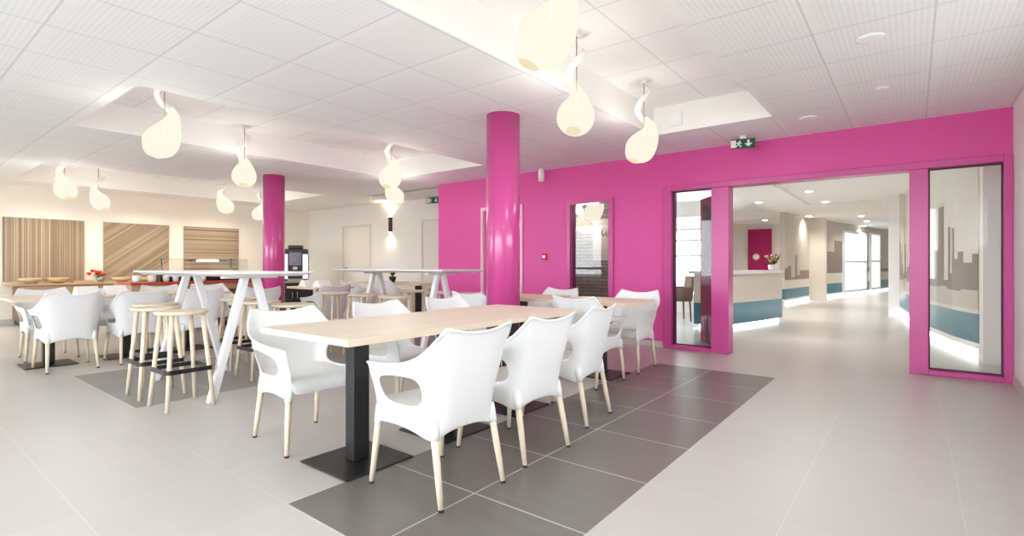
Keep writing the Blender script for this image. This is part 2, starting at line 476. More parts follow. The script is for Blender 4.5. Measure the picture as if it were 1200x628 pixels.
# big pink glazed frame with the passage to the foyer
bm = BM(); ya, yb = YP - 0.04, T + 0.01
for d in ((-2.56, -2.45, ya, yb, 0, 2.09), (-1.95, -1.745, ya, yb, 0, 2.02), (-0.03, 0.12, ya, yb, 0, 2.02), (0.655, 0.718, ya, yb, 0, 2.09),
          (-2.45, 0.655, ya, yb, 2.02, 2.09), (-2.45, -1.95, ya, yb, 0, 0.05), (0.12, 0.655, ya, yb, 0, 0.05)): bx(bm, *d)
fr = struct(obj('door_4', bm, M['pink_frame'], bevel=0.006), 'wide pink door frame with glazed side lights')
box_obj('left_pane', (-2.45, -1.95, YP + 0.05, YP + 0.06, 0.05, 2.02), M['glass'], fr)
box_obj('right_pane', (0.12, 0.655, YP + 0.05, YP + 0.06, 0.05, 2.02), M['glass'], fr)
M['dark_magenta'] = plain('dark_gasket', srgb(72, 18, 48), 0.5)
bm = BM()
for x0, x1 in ((-2.45, -1.95), (0.12, 0.655)):
    z0, z1, g = 0.05, 2.02, 0.012
    bx(bm, x0, x0 + g, YP + 0.035, YP + 0.05, z0, z1); bx(bm, x1 - g, x1, YP + 0.035, YP + 0.05, z0, z1)
    bx(bm, x0 + g, x1 - g, YP + 0.035, YP + 0.05, z0, z0 + g); bx(bm, x0 + g, x1 - g, YP + 0.035, YP + 0.05, z1 - g, z1)
obj('pane_gasket', bm, M['dark_magenta'], fr)
bm = BM()
for zc in (1.95, 1.75, 1.12):
    for k in range(6): bx(bm, 0.0, 0.012, ya - 0.004, ya, zc - 0.05 - k * 0.022, zc - 0.04 - k * 0.022)
obj('hinge_plate', bm, M['pink_frame'], fr)
# open door leaf in the foyer, swung back behind the left side light
leaf = thing('door_leaf', 'magenta glazed door leaf swung open behind the left side light', 'door', (-1.80, T + 0.03, 0), math.radians(128))
bm = BM(); L = 0.84
for d in ((0, 0.1, 0, 0.045, 0.01, 1.99), (L - 0.1, L, 0, 0.045, 0.01, 1.99), (0.1, L - 0.1, 0, 0.045, 1.89, 1.99), (0.1, L - 0.1, 0, 0.045, 0.01, 0.95)): bx(bm, *d)
obj('leaf_frame', bm, M['magenta'], leaf)
box_obj('leaf_pane', (0.1, L - 0.1, 0.018, 0.026, 0.95, 1.89), M['glass'], leaf)

# small room added behind the tall window in place of its reflections
bm = BM(); RA, RB, RY = -5.0, -3.25, 8.1
quad(bm, [(RA, RY, 0), (RB, RY, 0), (RB, RY, CZ), (RA, RY, CZ)])
quad(bm, [(RA, T, 0), (RA, RY, 0), (RA, RY, CZ), (RA, T, CZ)])
quad(bm, [(RB, T, 0), (RB, RY, 0), (RB, RY, CZ), (RB, T, CZ)])
struct(obj('reflection_wall_brick', bm, M['brick']), 'grey brick wall added to stand in for reflections in the tall window')  # brick surface stands in for reflections in the pane
struct(box_obj('ceiling_small_room', (RA, RB, T, RY, CZ, CZ + 0.02), M['ceil_plain']))
pw = thing('reflection_board', 'pale planked board with dark scribbles, added in place of tall window reflections', 'board', (-4.12, RY - 0.002, 1.15))
bm = BM()
for k in range(8): bx(bm, -0.36, 0.36, -0.025, 0, k * 0.092, k * 0.092 + 0.088)
obj('planks', bm, plain('pale_plank', srgb(226, 222, 212), 0.6), pw)
bm = BM(); r5 = random.Random(5)
tube(bm, [(-0.2 + 0.016 * k, -0.029, 0.46 + 0.09 * math.sin(k * 1.9) * math.cos(k * 0.37)) for k in range(26)], 0.004, 6)
obj('scribbles', bm, M['black'], pw)

# ------------------------------------------------------------------ foyer
FZ = 2.5
bm = BM()
fc = [(-1.98, -0.56, 7.2, 14.4)]
quad(bm, [(-9, T, FZ), (-9, 30, FZ), (-4.9, 30, FZ), (-4.9, T, FZ)])
quad(bm, [(-4.9, T, FZ), (-4.9, 8.0, FZ), (-2.9, 8.0, FZ), (-2.9, T, FZ)])
quad(bm, [(-4.9, 17.4, FZ), (-4.9, 30, FZ), (-2.9, 30, FZ), (-2.9, 17.4, FZ)])
quad(bm, [(-2.9, T, FZ), (-2.9, 30, FZ), (-1.98, 30, FZ), (-1.98, T, FZ)])
quad(bm, [(-1.98, T, FZ), (-1.98, 7.2, FZ), (-0.56, 7.2, FZ), (-0.56, T, FZ)])
quad(bm, [(-1.98, 14.4, FZ), (-1.98, 30, FZ), (-0.56, 30, FZ), (-0.56, 14.4, FZ)])
quad(bm, [(-0.56, T, FZ), (-0.56, 30, FZ), (6, 30, FZ), (6, T, FZ)])
for (a, b, c, d, h) in ((-1.98, -0.56, 7.2, 14.4, 0.06), (-4.9, -2.9, 8.0, 17.4, 0.25)):
    quad(bm, [(a, c, FZ + h), (a, d, FZ + h), (b, d, FZ + h), (b, c, FZ + h)])
    for p, q in (((a, c), (b, c)), ((b, c), (b, d)), ((b, d), (a, d)), ((a, d), (a, c))):
        quad(bm, [(p[0], p[1], FZ), (q[0], q[1], FZ), (q[0], q[1], FZ + h), (p[0], p[1], FZ + h)])
struct(obj('ceiling_foyer', bm, M['ceil_white'], fix=False), 'white foyer ceiling with downlights')
struct(box_obj('wall_foyer_back', (-5.9, -2.6, 19.6, 19.8, 0, FZ), M['white_wall']), 'pale wall behind the reception desk')
struct(box_obj('wall_foyer_light_block', (2.0, 2.2, 8.2, 27.4, 0, FZ), M['white_wall']))  # unseen wall added to keep stray sky light out of the foyer
# lounge window wall, left of the desk
bm = BM()
bx(bm, -9, -5.6, 11.5, 11.7, 0, FZ); bx(bm, -3.35, -3.2, 11.5, 11.7, 0, FZ)
bx(bm, -5.6, -3.35, 11.5, 11.7, 0, 0.35); bx(bm, -5.6, -3.35, 11.5, 11.7, 2.2, FZ)
struct(obj('wall_lounge', bm, M['white_wall']), 'white wall with a bright window beyond the left side light')
bm = BM()
for x in (-5.6, -3.4): bx(bm, x, x + 0.05, 11.56, 11.62, 0.35, 2.2)
for z in (0.35, 1.25, 1.6, 1.85, 2.15): bx(bm, -5.55, -3.4, 11.57, 11.61, z, z + 0.05)
w2 = struct(obj('window_2', bm, M['white_lacquer']), 'bright window with horizontal bars beyond the left side light')
box_obj('window_pane', (-5.55, -3.4, 11.585, 11.59, 0.4, 2.15), M['glass'], w2)

def path_wall(name, pts, bands, th, label):
    """vertical wall along a plan polyline, split in coloured height bands"""
    bm = BM(); mats = []
    for (z0, z1, mat) in bands:
        if mat not in mats: mats.append(mat)
        mi = mats.index(mat)
        for (x0, y0), (x1, y1) in zip(pts, pts[1:]):
            d = Vector((x1 - x0, y1 - y0, 0)).normalized(); nrm = Vector((-d.y, d.x, 0)) * th
            a = (x0, y0); b = (x1, y1); c = (x1 + nrm.x, y1 + nrm.y); e = (x0 + nrm.x, y0 + nrm.y)
            lo = [bm.verts.new((p[0], p[1], z0)) for p in (a, b, c, e)]; hi = [bm.verts.new((p[0], p[1], z1)) for p in (a, b, c, e)]
            for f in ((lo[0], lo[1], hi[1], hi[0]), (lo[1], lo[2], hi[2], hi[1]), (lo[2], lo[3], hi[3], hi[2]), (lo[3], lo[0], hi[0], hi[3]), tuple(hi), tuple(reversed(lo))):
                bm.faces.new(f).material_index = mi
    return struct(obj(name, bm, mats), label)

def skyline(bm, pts, zb, seed, off, lo=0.1, hi=0.6, step=0.22):
    """printed skyline silhouette standing on height zb along a plan polyline, th thin sheet offset towards the room"""
    rnd = random.Random(seed)
    for (x0, y0), (x1, y1) in zip(pts, pts[1:]):
        L = math.hypot(x1 - x0, y1 - y0); d = ((x1 - x0) / L, (y1 - y0) / L); n = (-d[1] * off, d[0] * off)
        s = 0.0
        while s < L - 0.02:
            w = min(L - s, step * rnd.uniform(0.4, 1.5)); h = lo + (hi - lo) * rnd.random() ** 2
            p = (x0 + d[0] * s + n[0], y0 + d[1] * s + n[1]); q = (x0 + d[0] * (s + w) + n[0], y0 + d[1] * (s + w) + n[1])
            quad(bm, [(p[0], p[1], zb), (q[0], q[1], zb), (q[0], q[1], zb + h), (p[0], p[1], zb + h)])
            s += w

M['skirt_white'] = M['white_lacquer']
def light_strip(name, pts, off, z0, z1, parent):
    bm = BM()
    for (x0, y0), (x1, y1) in zip(pts, pts[1:]):
        L = math.hypot(x1 - x0, y1 - y0); n = (-(y1 - y0) / L * off, (x1 - x0) / L * off)
        quad(bm, [(x0 + n[0], y0 + n[1], z0), (x1 + n[0], y1 + n[1], z0), (x1 + n[0], y1 + n[1], z1), (x0 + n[0], y0 + n[1], z1)])
    return obj(name, bm, M['strip_light'], parent, fix=False)

path_wall('wall_foyer_left', [(-3.3, 11.6), (-5.5, 19.7)], [(0.0, FZ, M['white_wall'])], 0.12, 'pale wall behind the reception desk')
# far panel walls of the corridor (room side is to the right of the walking direction -> offset sign picks the side)
pB = [(-2.72, 15.4), (-2.5, 17.9)]
wB = path_wall('wall_panel_near', pB, [(0.09, 0.14, M['white_lacquer']), (0.14, 0.42, M['teal']), (0.42, 0.72, M['beige_panel']), (0.72, FZ, M['taupe_light'])], 0.12, 'beige panel with teal band beyond the reception desk')
bm = BM(); skyline(bm, pB, 0.66, 3, -0.004, 0.06, 0.95, 0.4); obj('skyline_print', bm, M['taupe'], wB)
light_strip('light_strip', pB, -0.002, 0.01, 0.085, wB)
pC = [(-2.2, 19.3), (-1.75, 21.8), (-1.25, 24.4), (-0.75, 27.0)]
wC = path_wall('wall_panel_far', pC, [(0.09, 0.14, M['white_lacquer']), (0.14, 0.46, M['teal']), (0.46, 0.8, M['beige_panel']), (0.8, FZ, M['taupe_light'])], 0.12, 'long curved panel wall with teal band at the end of the foyer')
bm = BM(); skyline(bm, pC, 0.8, 5, -0.004, 0.1, 1.2, 0.7); obj('skyline_print', bm, M['taupe'], wC)
light_strip('light_strip', pC, -0.002, 0.01, 0.085, wC)
struct(box_obj('wall_foyer_end', (-0.9, 6, 27.2, 27.4, 0, FZ), M['white_wall']))
struct(box_obj('column_foyer', [(-2.55, -2.1, 18.15, 18.5, 0.0, FZ)], M['beige_panel']), 'beige square pillar in the foyer')
# bright tall windows in the far wall
def far_window(n, s0, s1, z0, z1, lab):
    def at(s):
        L = 0
        for (x0, y0), (x1, y1) in zip(pC, pC[1:]):
            l = math.hypot(x1 - x0, y1 - y0)
            if s <= L + l: k = (s - L) / l; return (x0 + (x1 - x0) * k + 0.03, y0 + (y1 - y0) * k - 0.0)
            L += l
    p, q = at(s0), at(s1)
    bm = BM(); w = 0.07
    def seg(k0, k1, za, zb, d0=0.0, d1=0.05):
        a = (p[0] + (q[0] - p[0]) * k0, p[1] + (q[1] - p[1]) * k0); b = (p[0] + (q[0] - p[0]) * k1, p[1] + (q[1] - p[1]) * k1)
        v = [bm.verts.new((u[0] + dd, u[1], z)) for dd in (d0, d1) for u in (a, b) for z in (za, zb)]
        for f in ((0, 1, 3, 2), (4, 6, 7, 5), (0, 2, 6, 4), (1, 5, 7, 3), (0, 4, 5, 1), (2, 3, 7, 6)): bm.faces.new([v[i] for i in f])
    e = w / (s1 - s0)
    seg(0, e, z0, z1); seg(1 - e, 1, z0, z1); seg(e, 1 - e, z0, z0 + w); seg(e, 1 - e, z1 - w, z1); seg(e, 1 - e, (z0 + z1) / 2 - .03, (z0 + z1) / 2 + .03)
    f = struct(obj('window_%d' % n, bm, M['white_lacquer']), lab)
    bm = BM(); seg(e, 1 - e, z0 + w, z1 - w, 0.01, 0.02)
    obj('lit_pane', bm, M['even_glow'], f)  # pane emits an even glow in place of daylight outside
far_window(3, 1.5, 4.2, 0.12, 2.25, 'tall bright window in the far foyer wall, left one')
far_window(4, 4.7, 6.0, 0.12, 2.3, 'narrow bright window in the far foyer wall, right one')
# right-hand curved wall
pR = [(0.60, 8.05), (0.40, 8.75), (0.17, 9.95), (-0.09, 12.6), (-0.33, 15.6), (-0.45, 18.5)]
wR = path_wall('wall_foyer_right', pR, [(0.1, 0.16, M['white_lacquer']), (0.16, 0.50, M['teal']), (0.50, FZ, M['beige_panel'])], -0.12, 'curved wall with skyline print seen through the right side light')
bm = BM(); skyline(bm, pR, 0.75, 11, 0.004, 0.12, 1.2, 0.17); obj('skyline_print', bm, M['taupe'], wR)
bm = BM(); skyline(bm, pR, 0.55, 12, 0.006, 0.2, 0.26, 0.5); obj('skyline_base', bm, M['taupe_light'], wR)
light_strip('light_strip', pR, 0.002, 0.01, 0.095, wR)
struct(box_obj('column_foyer_white', [(-0.40, -0.22, 13.1, 13.3, 0, FZ)], M['white_lacquer']), 'slim white post at the right of the foyer')
struct(box_obj('column_side_light', [(0.60, 0.80, 7.55, 7.95, 0, FZ)], M['white_wall']), 'white square pillar behind the right side light')
struct(box_obj('wall_foyer_side', [(0.86, 1.0, T, 8.2, 0, FZ)], M['white_wall']))

# reception desk
desk = thing('reception_desk', 'curved reception desk with white top and teal base in the foyer', 'desk', (0, 0, 0))
pD = [(-2.47, 8.75), (-2.4, 9.1), (-2.27, 9.6), (-2.14, 10.15), (-1.98, 10.95)]
def desk_band(name, z0, z1, mat, out=0.0, th=0.5):
    bm = BM(); A = []; B = []
    for i, (x, y) in enumerate(pD):
        a = Vector(pD[max(i - 1, 0)]); b = Vector(pD[min(i + 1, len(pD) - 1)]); d = (b - a).normalized(); n = Vector((d.y, -d.x))
        p = Vector((x, y)) + n * out; q = Vector((x, y)) - n * th
        A.append(p); B.append(q)
    vs = [[bm.verts.new((p.x, p.y, z)) for p in r] for z in (z0, z1) for r in (A, B)]
    a0, b0, a1, b1 = vs; n = len(pD)
    for i in range(n - 1):
        bm.faces.new((a0[i], a0[i + 1], a1[i + 1], a1[i])); bm.faces.new((b0[i + 1], b0[i], b1[i], b1[i + 1]))
        bm.faces.new((a1[i], a1[i + 1], b1[i + 1], b1[i])); bm.faces.new((a0[i + 1], a0[i], b0[i], b0[i + 1]))
    bm.faces.new((a0[0], a1[0], b1[0], b0[0])); bm.faces.new((a0[-1], b0[-1], b1[-1], a1[-1]))
    return obj(name, bm, mat, desk)
desk_band('plinth', 0.0, 0.07, M['strip_light'], -0.06, 0.4)
desk_band('teal_band', 0.07, 0.43, M['teal'])
desk_band('front_panel', 0.43, 0.92, M['beige_panel'])
desk_band('desk_top', 0.92, 0.97, M['white_lacquer'], 0.04, 0.6)
# flowers on the desk
fl = thing('flower_bouquet', 'small mixed flower bouquet standing on the reception desk', 'flowers', (-2.10, 10.75, 0.97)); fl.scale = (0.8, 0.8, 0.8)
bm = BM(); lathe(bm, [(0.06, 0), (0.1, 0.03), (0.11, 0.12), (0.09, 0.14)], 16); obj('vase', bm, M['porcelain'], fl)
bm = BM(); r2 = random.Random(4)
for k in range(26):
    a = r2.uniform(0, 2 * PI); h = r2.uniform(0.2, 0.42); r = r2.uniform(0.05, 0.24)
    p = Vector((r * math.cos(a), r * math.sin(a), h)); w = Vector((-math.sin(a), math.cos(a), 0)) * 0.03
    quad(bm, [(0, 0, 0.12), p * 0.6 + w + Vector((0, 0, .05)), p, p * 0.6 - w + Vector((0, 0, .05))])
obj('leaf', bm, M['green'], fl)['kind'] = 'stuff'
M['petal_pale'] = plain('pale_petals', srgb(244, 226, 168), 0.7); M['petal_rose'] = plain('rose_petals', srgb(226, 120, 120), 0.7)
for k in range(9):
    a = r2.uniform(0, 2 * PI); r = r2.uniform(0.03, 0.2); h = r2.uniform(0.22, 0.4)
    bm = BM(); lathe(bm, [(0.01, -0.03), (0.035, -0.01), (0.045, 0.01), (0.03, 0.03), (0.005, 0.025)], 10, (r * math.cos(a), r * math.sin(a), h))
    obj('blossom', bm, M['petal_pale'] if k % 3 else M['petal_rose'], fl)
# magenta door at the foyer's end + white disc on it
d5 = struct(box_obj('door_5', (-4.62, -3.86, 19.52, 19.6, 0, 2.32), M['magenta']), 'magenta door panel behind the reception desk')
bm = BM(); lathe(bm, [(0.0, 0), (0.11, 0), (0.11, 0.02), (0, 0.02)], 20, (-4.35, 19.49, 1.35), 'Y'); obj('door_sign', bm, M['white_lacquer'], d5)
# downlights in the foyer
for i, (x, y, lab) in enumerate([(-1.65, 11.8, 'nearest of two in the shallow recess'), (-1.62, 14.0, 'far one in the shallow recess'), (-2.40, 17.2, 'left row, near pillar'),
                  (-2.44, 20.5, 'left row, beyond pillar'), (-1.19, 18.0, 'right row, nearest'), (-1.18, 20.2, 'right row, middle'), (-1.43, 22.8, 'right row, farthest'), (-3.7, 17.8, 'left of the pillar, before the magenta door'), (-2.75, 12.6, 'added over the reception desk to brighten the foyer'), (-1.3, 8.4, 'unseen extra added beyond the pink frame head')]):  # last two are extra lamps added to brighten the foyer
    z = FZ + 0.06 if -1.98 < x < -0.56 and 7.2 < y < 14.4 else FZ
    t = thing('downlight', 'round foyer ceiling downlight, ' + lab, 'downlight', (x, y, z), 0, 'foyer downlights')
    bm = BM(); lathe(bm, [(0.085, -0.012), (0.12, -0.012), (0.12, 0.0), (0.085, 0.0)], 24); obj('trim_ring', bm, M['white_lacquer'], t)
    bm = BM(); lathe(bm, [(0.0, -0.03), (0.05, -0.026), (0.086, -0.010)], 24); obj('lens', bm, M['spot_light'], t)
    ld = bpy.data.lights.new('downlight_beam', 'SPOT'); ld.energy = 62; ld.spot_size = 2.6; ld.spot_blend = 1.0; ld.shadow_soft_size = 0.08; ld.color = (1, 0.95, 0.88)
    lo = bpy.data.objects.new('beam', ld); COL.objects.link(lo); lo.parent = t; lo.location = (0, 0, -0.03)
# taupe visitor chair in the lounge
vc = thing('lounge_chair', 'taupe upholstered chair standing beyond the left side light', 'chair', (-3.62, 9.8, 0), math.radians(215))
bm = BM(); bx(bm, -0.24, 0.26, -0.26, 0.26, 0.38, 0.48); obj('seat', bm, M['brown_fabric'], vc, 0.03)
bm = BM(); prism(bm, [(-0.24, 0.4), (-0.18, 0.4), (-0.24, 0.86), (-0.30, 0.86)], -0.26, 0.26, lambda u, v, d: (u, d, v)); obj('backrest', bm, M['brown_fabric'], vc, 0.02)
for s in (-1, 1):
    bm = BM(); prism(bm, [(-0.2, 0.44), (0.22, 0.44), (0.22, 0.62), (-0.22, 0.66)], s * 0.25, s * 0.29, lambda u, v, d: (u, d, v)); obj('armrest', bm, M['brown_fabric'], vc, 0.015)
    for fx in (-0.2, 0.21):
        bm = BM(); tube(bm, [(fx * 1.08, s * 0.24, 0), (fx, s * 0.22, 0.4)], [0.014, 0.02], 10); obj('leg', bm, M['brown_wood'], vc)

# ------------------------------------------------------------------ pink columns
def column(x, y, lab):
    bm = BM(); lathe(bm, [(0.163, 0), (0.163, CZ + 0.02)], 48, (x, y, 0))
    return struct(obj('column_pink', bm, M['pink_column']), lab)
column(-3.13, 3.87, 'round pink column behind the front dining table')
column(-8.17, 4.19, 'round pink column by the coffee machine')

# ------------------------------------------------------------------ armchair
def chair_shell():
    H = [  # columns from the back centre round to the front of the arm: hem, seat, mid, up, top, lip
        [(-.190, 0, .318), (-.218, 0, .43), (-.242, 0, .55), (-.264, 0, .66), (-.288, 0, .766), (-.302, 0, .770)],
        [(-.188, .09, .313), (-.214, .10, .43), (-.238, .11, .55), (-.260, .115, .66), (-.286, .115, .772), (-.300, .117, .776)],
        [(-.188, .158, .296), (-.204, .176, .43), (-.224, .198, .55), (-.252, .212, .655), (-.285, .218, .808), (-.297, .224, .810)],
        [(-.172, .206, .270), (-.128, .228, .456), (-.156, .246, .508), (-.136, .264, .562), (-.214, .268, .694), (-.218, .281, .694)],
        [(-.100, .220, .304), (-.072, .240, .440), None, (-.066, .272, .570), (-.115, .290, .640), (-.115, .304, .640)],
        [(.02, .228, .322), (.012, .244, .436), None, (.016, .280, .568), (.02, .298, .624), (.02, .312, .622)],
        [(.125, .230, .320), (.084, .243, .440), None, (.084, .274, .556), (.125, .291, .616), (.125, .305, .613)],
        [(.190, .226, .308), (.134, .236, .456), (.158, .25, .500), (.140, .264, .542), (.214, .276, .612), (.216, .290, .608)],
        [(.238, .198, .310), (.246, .206, .42), (.254, .226, .51), (.260, .244, .562), (.260, .248, .598), (.270, .254, .594)],
    ]
    bm = BM(); V = {}; vc_ = bm.verts.layers.float.new('crease_vert')
    for i, c in enumerate(H):
        for s in ((1,) if i == 0 else (1, -1)):
            for j, p in enumerate(c):
                if p: V[(i, j, s)] = bm.verts.new((p[0], p[1] * s * 0.955, p[2]))
                if p and i == 2 and j >= 4: V[(i, j, s)][vc_] = 0.75
    g = lambda i, j, s: V[(i, j, 1 if i == 0 else s)]
    for s in (1, -1):
        for i in range(len(H) - 1):
            for j in range(5):
                hole = 3 <= i <= 6
                if hole and j in (1, 2): continue
                a = (g(i, j, s), g(i + 1, j, s), g(i + 1, j + 1, s), g(i, j + 1, s))
                bm.faces.new(a if s == 1 else tuple(reversed(a)))
    # seat pan with a rolled front edge
    rows = [(-.208, .150, .436), (-.17, .205, .430), (-.08, .226, .422), (.03, .234, .422), (.13, .234, .426), (.205, .226, .428), (.238, .214, .412), (.246, .205, .37), (.240, .20, .338)]
    grid = []
    for (x, w, z) in rows:
        grid.append([bm.verts.new((x, w * 0.955 * k, z - 0.014 * (1 - k * k) * (1 if x < .2 else .3))) for k in (-1, -.55, 0, .55, 1)])
    for r0, r1 in zip(grid, grid[1:]):
        for k in range(4): bm.faces.new((r0[k], r0[k + 1], r1[k + 1], r1[k]))
    o = obj('seat_shell', bm, M['plastic'], fix=True)
    md = o.modifiers.new('s', 'SOLIDIFY'); md.thickness = 0.014; md.offset = 0
    md = o.modifiers.new('u', 'SUBSURF'); md.levels = 2; md.render_levels = 2
    return bake(o)

CH = thing('armchair', '', 'chair')
sh = chair_shell(); sh.parent = CH
for fx, tx, yy, ty in ((.245, .212, .228, .199), (-.245, -.172, .202, .184)):
    for s in (1, -1):
        k = 0.035
        bm = BM(); f0 = Vector((fx, yy * s, 0)); t0 = Vector((tx, ty * s, 0.37)); m0 = f0.lerp(t0, 0.03)
        tube(bm, [m0, f0.lerp(t0, 0.5), t0], [0.0125, 0.0165, 0.0185], 12)
        lg = obj('leg', bm, M['beech'], CH)
        bm = BM(); e0 = f0.lerp(t0, 0.80); e1 = f0.lerp(t0, 1.05)
        tube(bm, [e0, f0.lerp(t0, 0.9), e1], [0.0205, 0.0225, 0.023], 14); obj('leg_socket', bm, M['plastic'], CH)
        bm = BM(); tube(bm, [f0, m0], [0.0125, 0.0128], 12); obj('foot_cap', bm, M['black_rubber'], lg)
used = [False]
def chair(x, y, rz, label, group):
    if not used[0]:
        used[0] = True; CH.location = (x, y, 0.002 if on_dark(x, y) else 0); CH.rotation_euler = (0, 0, rz); CH['label'] = label; CH['group'] = group
        return CH
    return dup(CH, (x, y, 0.002 if on_dark(x, y) else 0), rz, label, group)
def on_dark(x, y): return -2.7 < x < -1.0 and 1.1 < y < 5.4
G1 = 'white armchairs around the front dining table'; G2 = 'white armchairs around the tables by the pink wall'
G3 = 'white armchairs at the left dining tables'; G4 = 'white armchairs near the white back wall'
W = 'white armchair, '
chair(-1.852, 1.787, PI - 0.055, W + 'back turned, nearest along the near side of the front table', G1)
chair(-1.86, 2.41, PI - 0.05, W + 'back turned, second along the near side of the front table', G1)
chair(-1.955, 3.15, PI + 0.095, W + 'back turned, third along the near side of the front table', G1)
chair(-2.99, 1.73, -0.06, W + 'facing us at the left end of the front table', G1)
chair(-3.03, 2.52, 0.0, W + 'facing us across the front table, second from its left end', G1)
chair(-3.03, 3.25, 0.0, W + 'facing us across the front table, just left of the pink column', G1)
chair(-2.35, 4.17, PI / 2, W + 'side view, between the front table and the table by the glazed frame', G2)
chair(-2.36, 5.0, -PI / 2, W + 'facing us against the pink wall beside the glazed frame', G2)
chair(-3.35, 5.0, -PI / 2, W + 'in front of the tall window in the pink wall', G2)
chair(-3.62, 4.17, PI / 2, W + 'mostly hidden by the front pink column', G2)
chair(-6.96, 1.37, PI, W + 'back turned, nearest at the left dining tables', G3)
chair(-6.96, 1.97, PI, W + 'back turned, second at the left tables, behind the bar stools', G3)
chair(-6.96, 2.57, PI, W + 'back turned, seen between the legs of the near bar table', G3)
chair(-6.72, 3.17, PI, W + 'back turned, right of the near bar table trestle', G3)
chair(-7.95, 1.39, 0.0, W + 'facing us at the far left end of the left tables', G3)
chair(-7.95, 2.0, 0.0, W + 'facing us across the left tables, second from the left end', G3)
chair(-7.95, 2.61, 0.0, W + 'facing us across the left tables, in front of the red serving bar', G3)
chair(-7.95, 3.22, 0.0, W + 'facing us across the left tables, last before the far pink column', G3)
chair(-6.62, 4.15, PI, W + 'back turned, right of the far pink column', G3)
chair(-8.35, 5.95, PI / 2, W + 'by the white wall under the left flush door', G4)
chair(-7.45, 6.0, PI / 2 + 0.2, W + 'by the white wall below the wall lamp', G4)
chair(-7.0, 6.95, -PI / 2, W + 'against the white wall left of the pink wall end', G4)

# ------------------------------------------------------------------ dining tables
DT = thing('dining_table', '', 'table')
TZ = 0.735
o = box_obj('tabletop', (-0.41, 0.41, -0.339, 0.339, TZ - 0.032, TZ), [M['oak_top'], M['oak_edge']], DT, 0.0015)
for p in o.data.polygons:
    if abs(p.normal.z) < 0.5: p.material_index = 1
box_obj('pedestal', (-0.04, 0.04, -0.05, 0.05, 0.010, TZ - 0.04), M['black'], DT, 0.004)
box_obj('top_plate', (-0.2, 0.2, -0.2, 0.2, TZ - 0.04, TZ - 0.032), M['black'], DT)
box_obj('base_plate', (-0.215, 0.215, -0.215, 0.215, 0.0, 0.010), M['black'], DT, 0.003)
first = [True]
def table(x, y, label, group, rz=0):
    z = 0.002
    if first[0]:
        first[0] = False; DT.location = (x, y, z); DT['label'] = label; DT['group'] = group; return
    dup(DT, (x, y, z), rz, label, group)
GT = 'oak-topped dining tables on black pedestals'
P = 'pale oak table on black pedestal, '
table(-2.42, 1.712, P + 'nearest of the long row in front', GT)
table(-2.42, 2.395, P + 'middle one of the long row in front', GT)
table(-2.42, 3.078, P + 'far end of the long row in front', GT)
table(-2.42, 4.53, P + 'by the pink wall beside the glazed frame', GT, 0)
table(-3.40, 4.54, P + 'right of the front pink column under the tall window', GT, 0)
table(-7.36, 1.29, P + 'left end of the left row', GT)
table(-7.36, 1.975, P + 'second of the left row', GT)
table(-7.36, 2.66, P + 'third of the left row, behind the near bar table', GT)
table(-7.40, 4.55, P + 'right of far pink column, napkins on top', GT)
table(-8.4, 6.55, P + 'by the white wall near the left flush door', GT)
table(-7.3, 6.5, P + 'by the white wall below the wall lamp', GT)

# ------------------------------------------------------------------ bar tables
def bar_table(cx, cy, label, first_obj=None):
    t = thing('bar_table', label, 'bar table', (cx, cy, 0.002), 0, 'white trestle bar tables')
    Z = 1.02; hx, hy = 1.03, 0.34
    bm = BM()
    for z0, e0, z1, e1 in ((Z - 0.035, 0.07, Z - 0.012, 0.0), (Z - 0.012, 0.0, Z, 0.0)):
        v0 = [bm.verts.new((sx * (hx - e0), sy * (hy - e0), z0)) for sx, sy in ((-1, -1), (1, -1), (1, 1), (-1, 1))]
        v1 = [bm.verts.new((sx * (hx - e1), sy * (hy - e1), z1)) for sx, sy in ((-1, -1), (1, -1), (1, 1), (-1, 1))]
        for i in range(4): bm.faces.new((v0[i], v0[(i + 1) % 4], v1[(i + 1) % 4], v1[i]))
        if e0: bm.faces.new(list(reversed(v0)))
        else: bm.faces.new(v1)
    bmesh.ops.remove_doubles(bm, verts=bm.verts[:], dist=1e-5)
    obj('tabletop', bm, M['white_lacquer'], t, 0.002)
    for ox in (-0.55, 0.65):
        for s in (-1, 1):
            bm = BM()
            a = Vector((ox, s * 0.045, Z - 0.05)); b = Vector((ox, s * 0.30, 0.0))
            w, d = 0.028, 0.03
            lo = [bm.verts.new(b + Vector((sx * w, sy * d, 0))) for sx, sy in ((-1, -1), (1, -1), (1, 1), (-1, 1))]
            hi = [bm.verts.new(a + Vector((sx * w, sy * d, 0))) for sx, sy in ((-1, -1), (1, -1), (1, 1), (-1, 1))]
            bm.faces.new(list(reversed(lo))); bm.faces.new(hi)
            for i in range(4): bm.faces.new((lo[i], lo[(i + 1) % 4], hi[(i + 1) % 4], hi[i]))
            obj('leg', bm, M['white_lacquer'], t, 0.006)
        box_obj('crossbar', (ox - 0.03, ox + 0.03, -0.22, 0.22, Z - 0.055, Z - 0.035), M['white_lacquer'], t, 0.003)
    return t
bar_table(-4.98, 2.02, 'long white bar table on splayed trestle legs, near one with stools in front')
bar_table(-5.03, 4.24, 'long white bar table on splayed trestle legs, far one before the white wall')

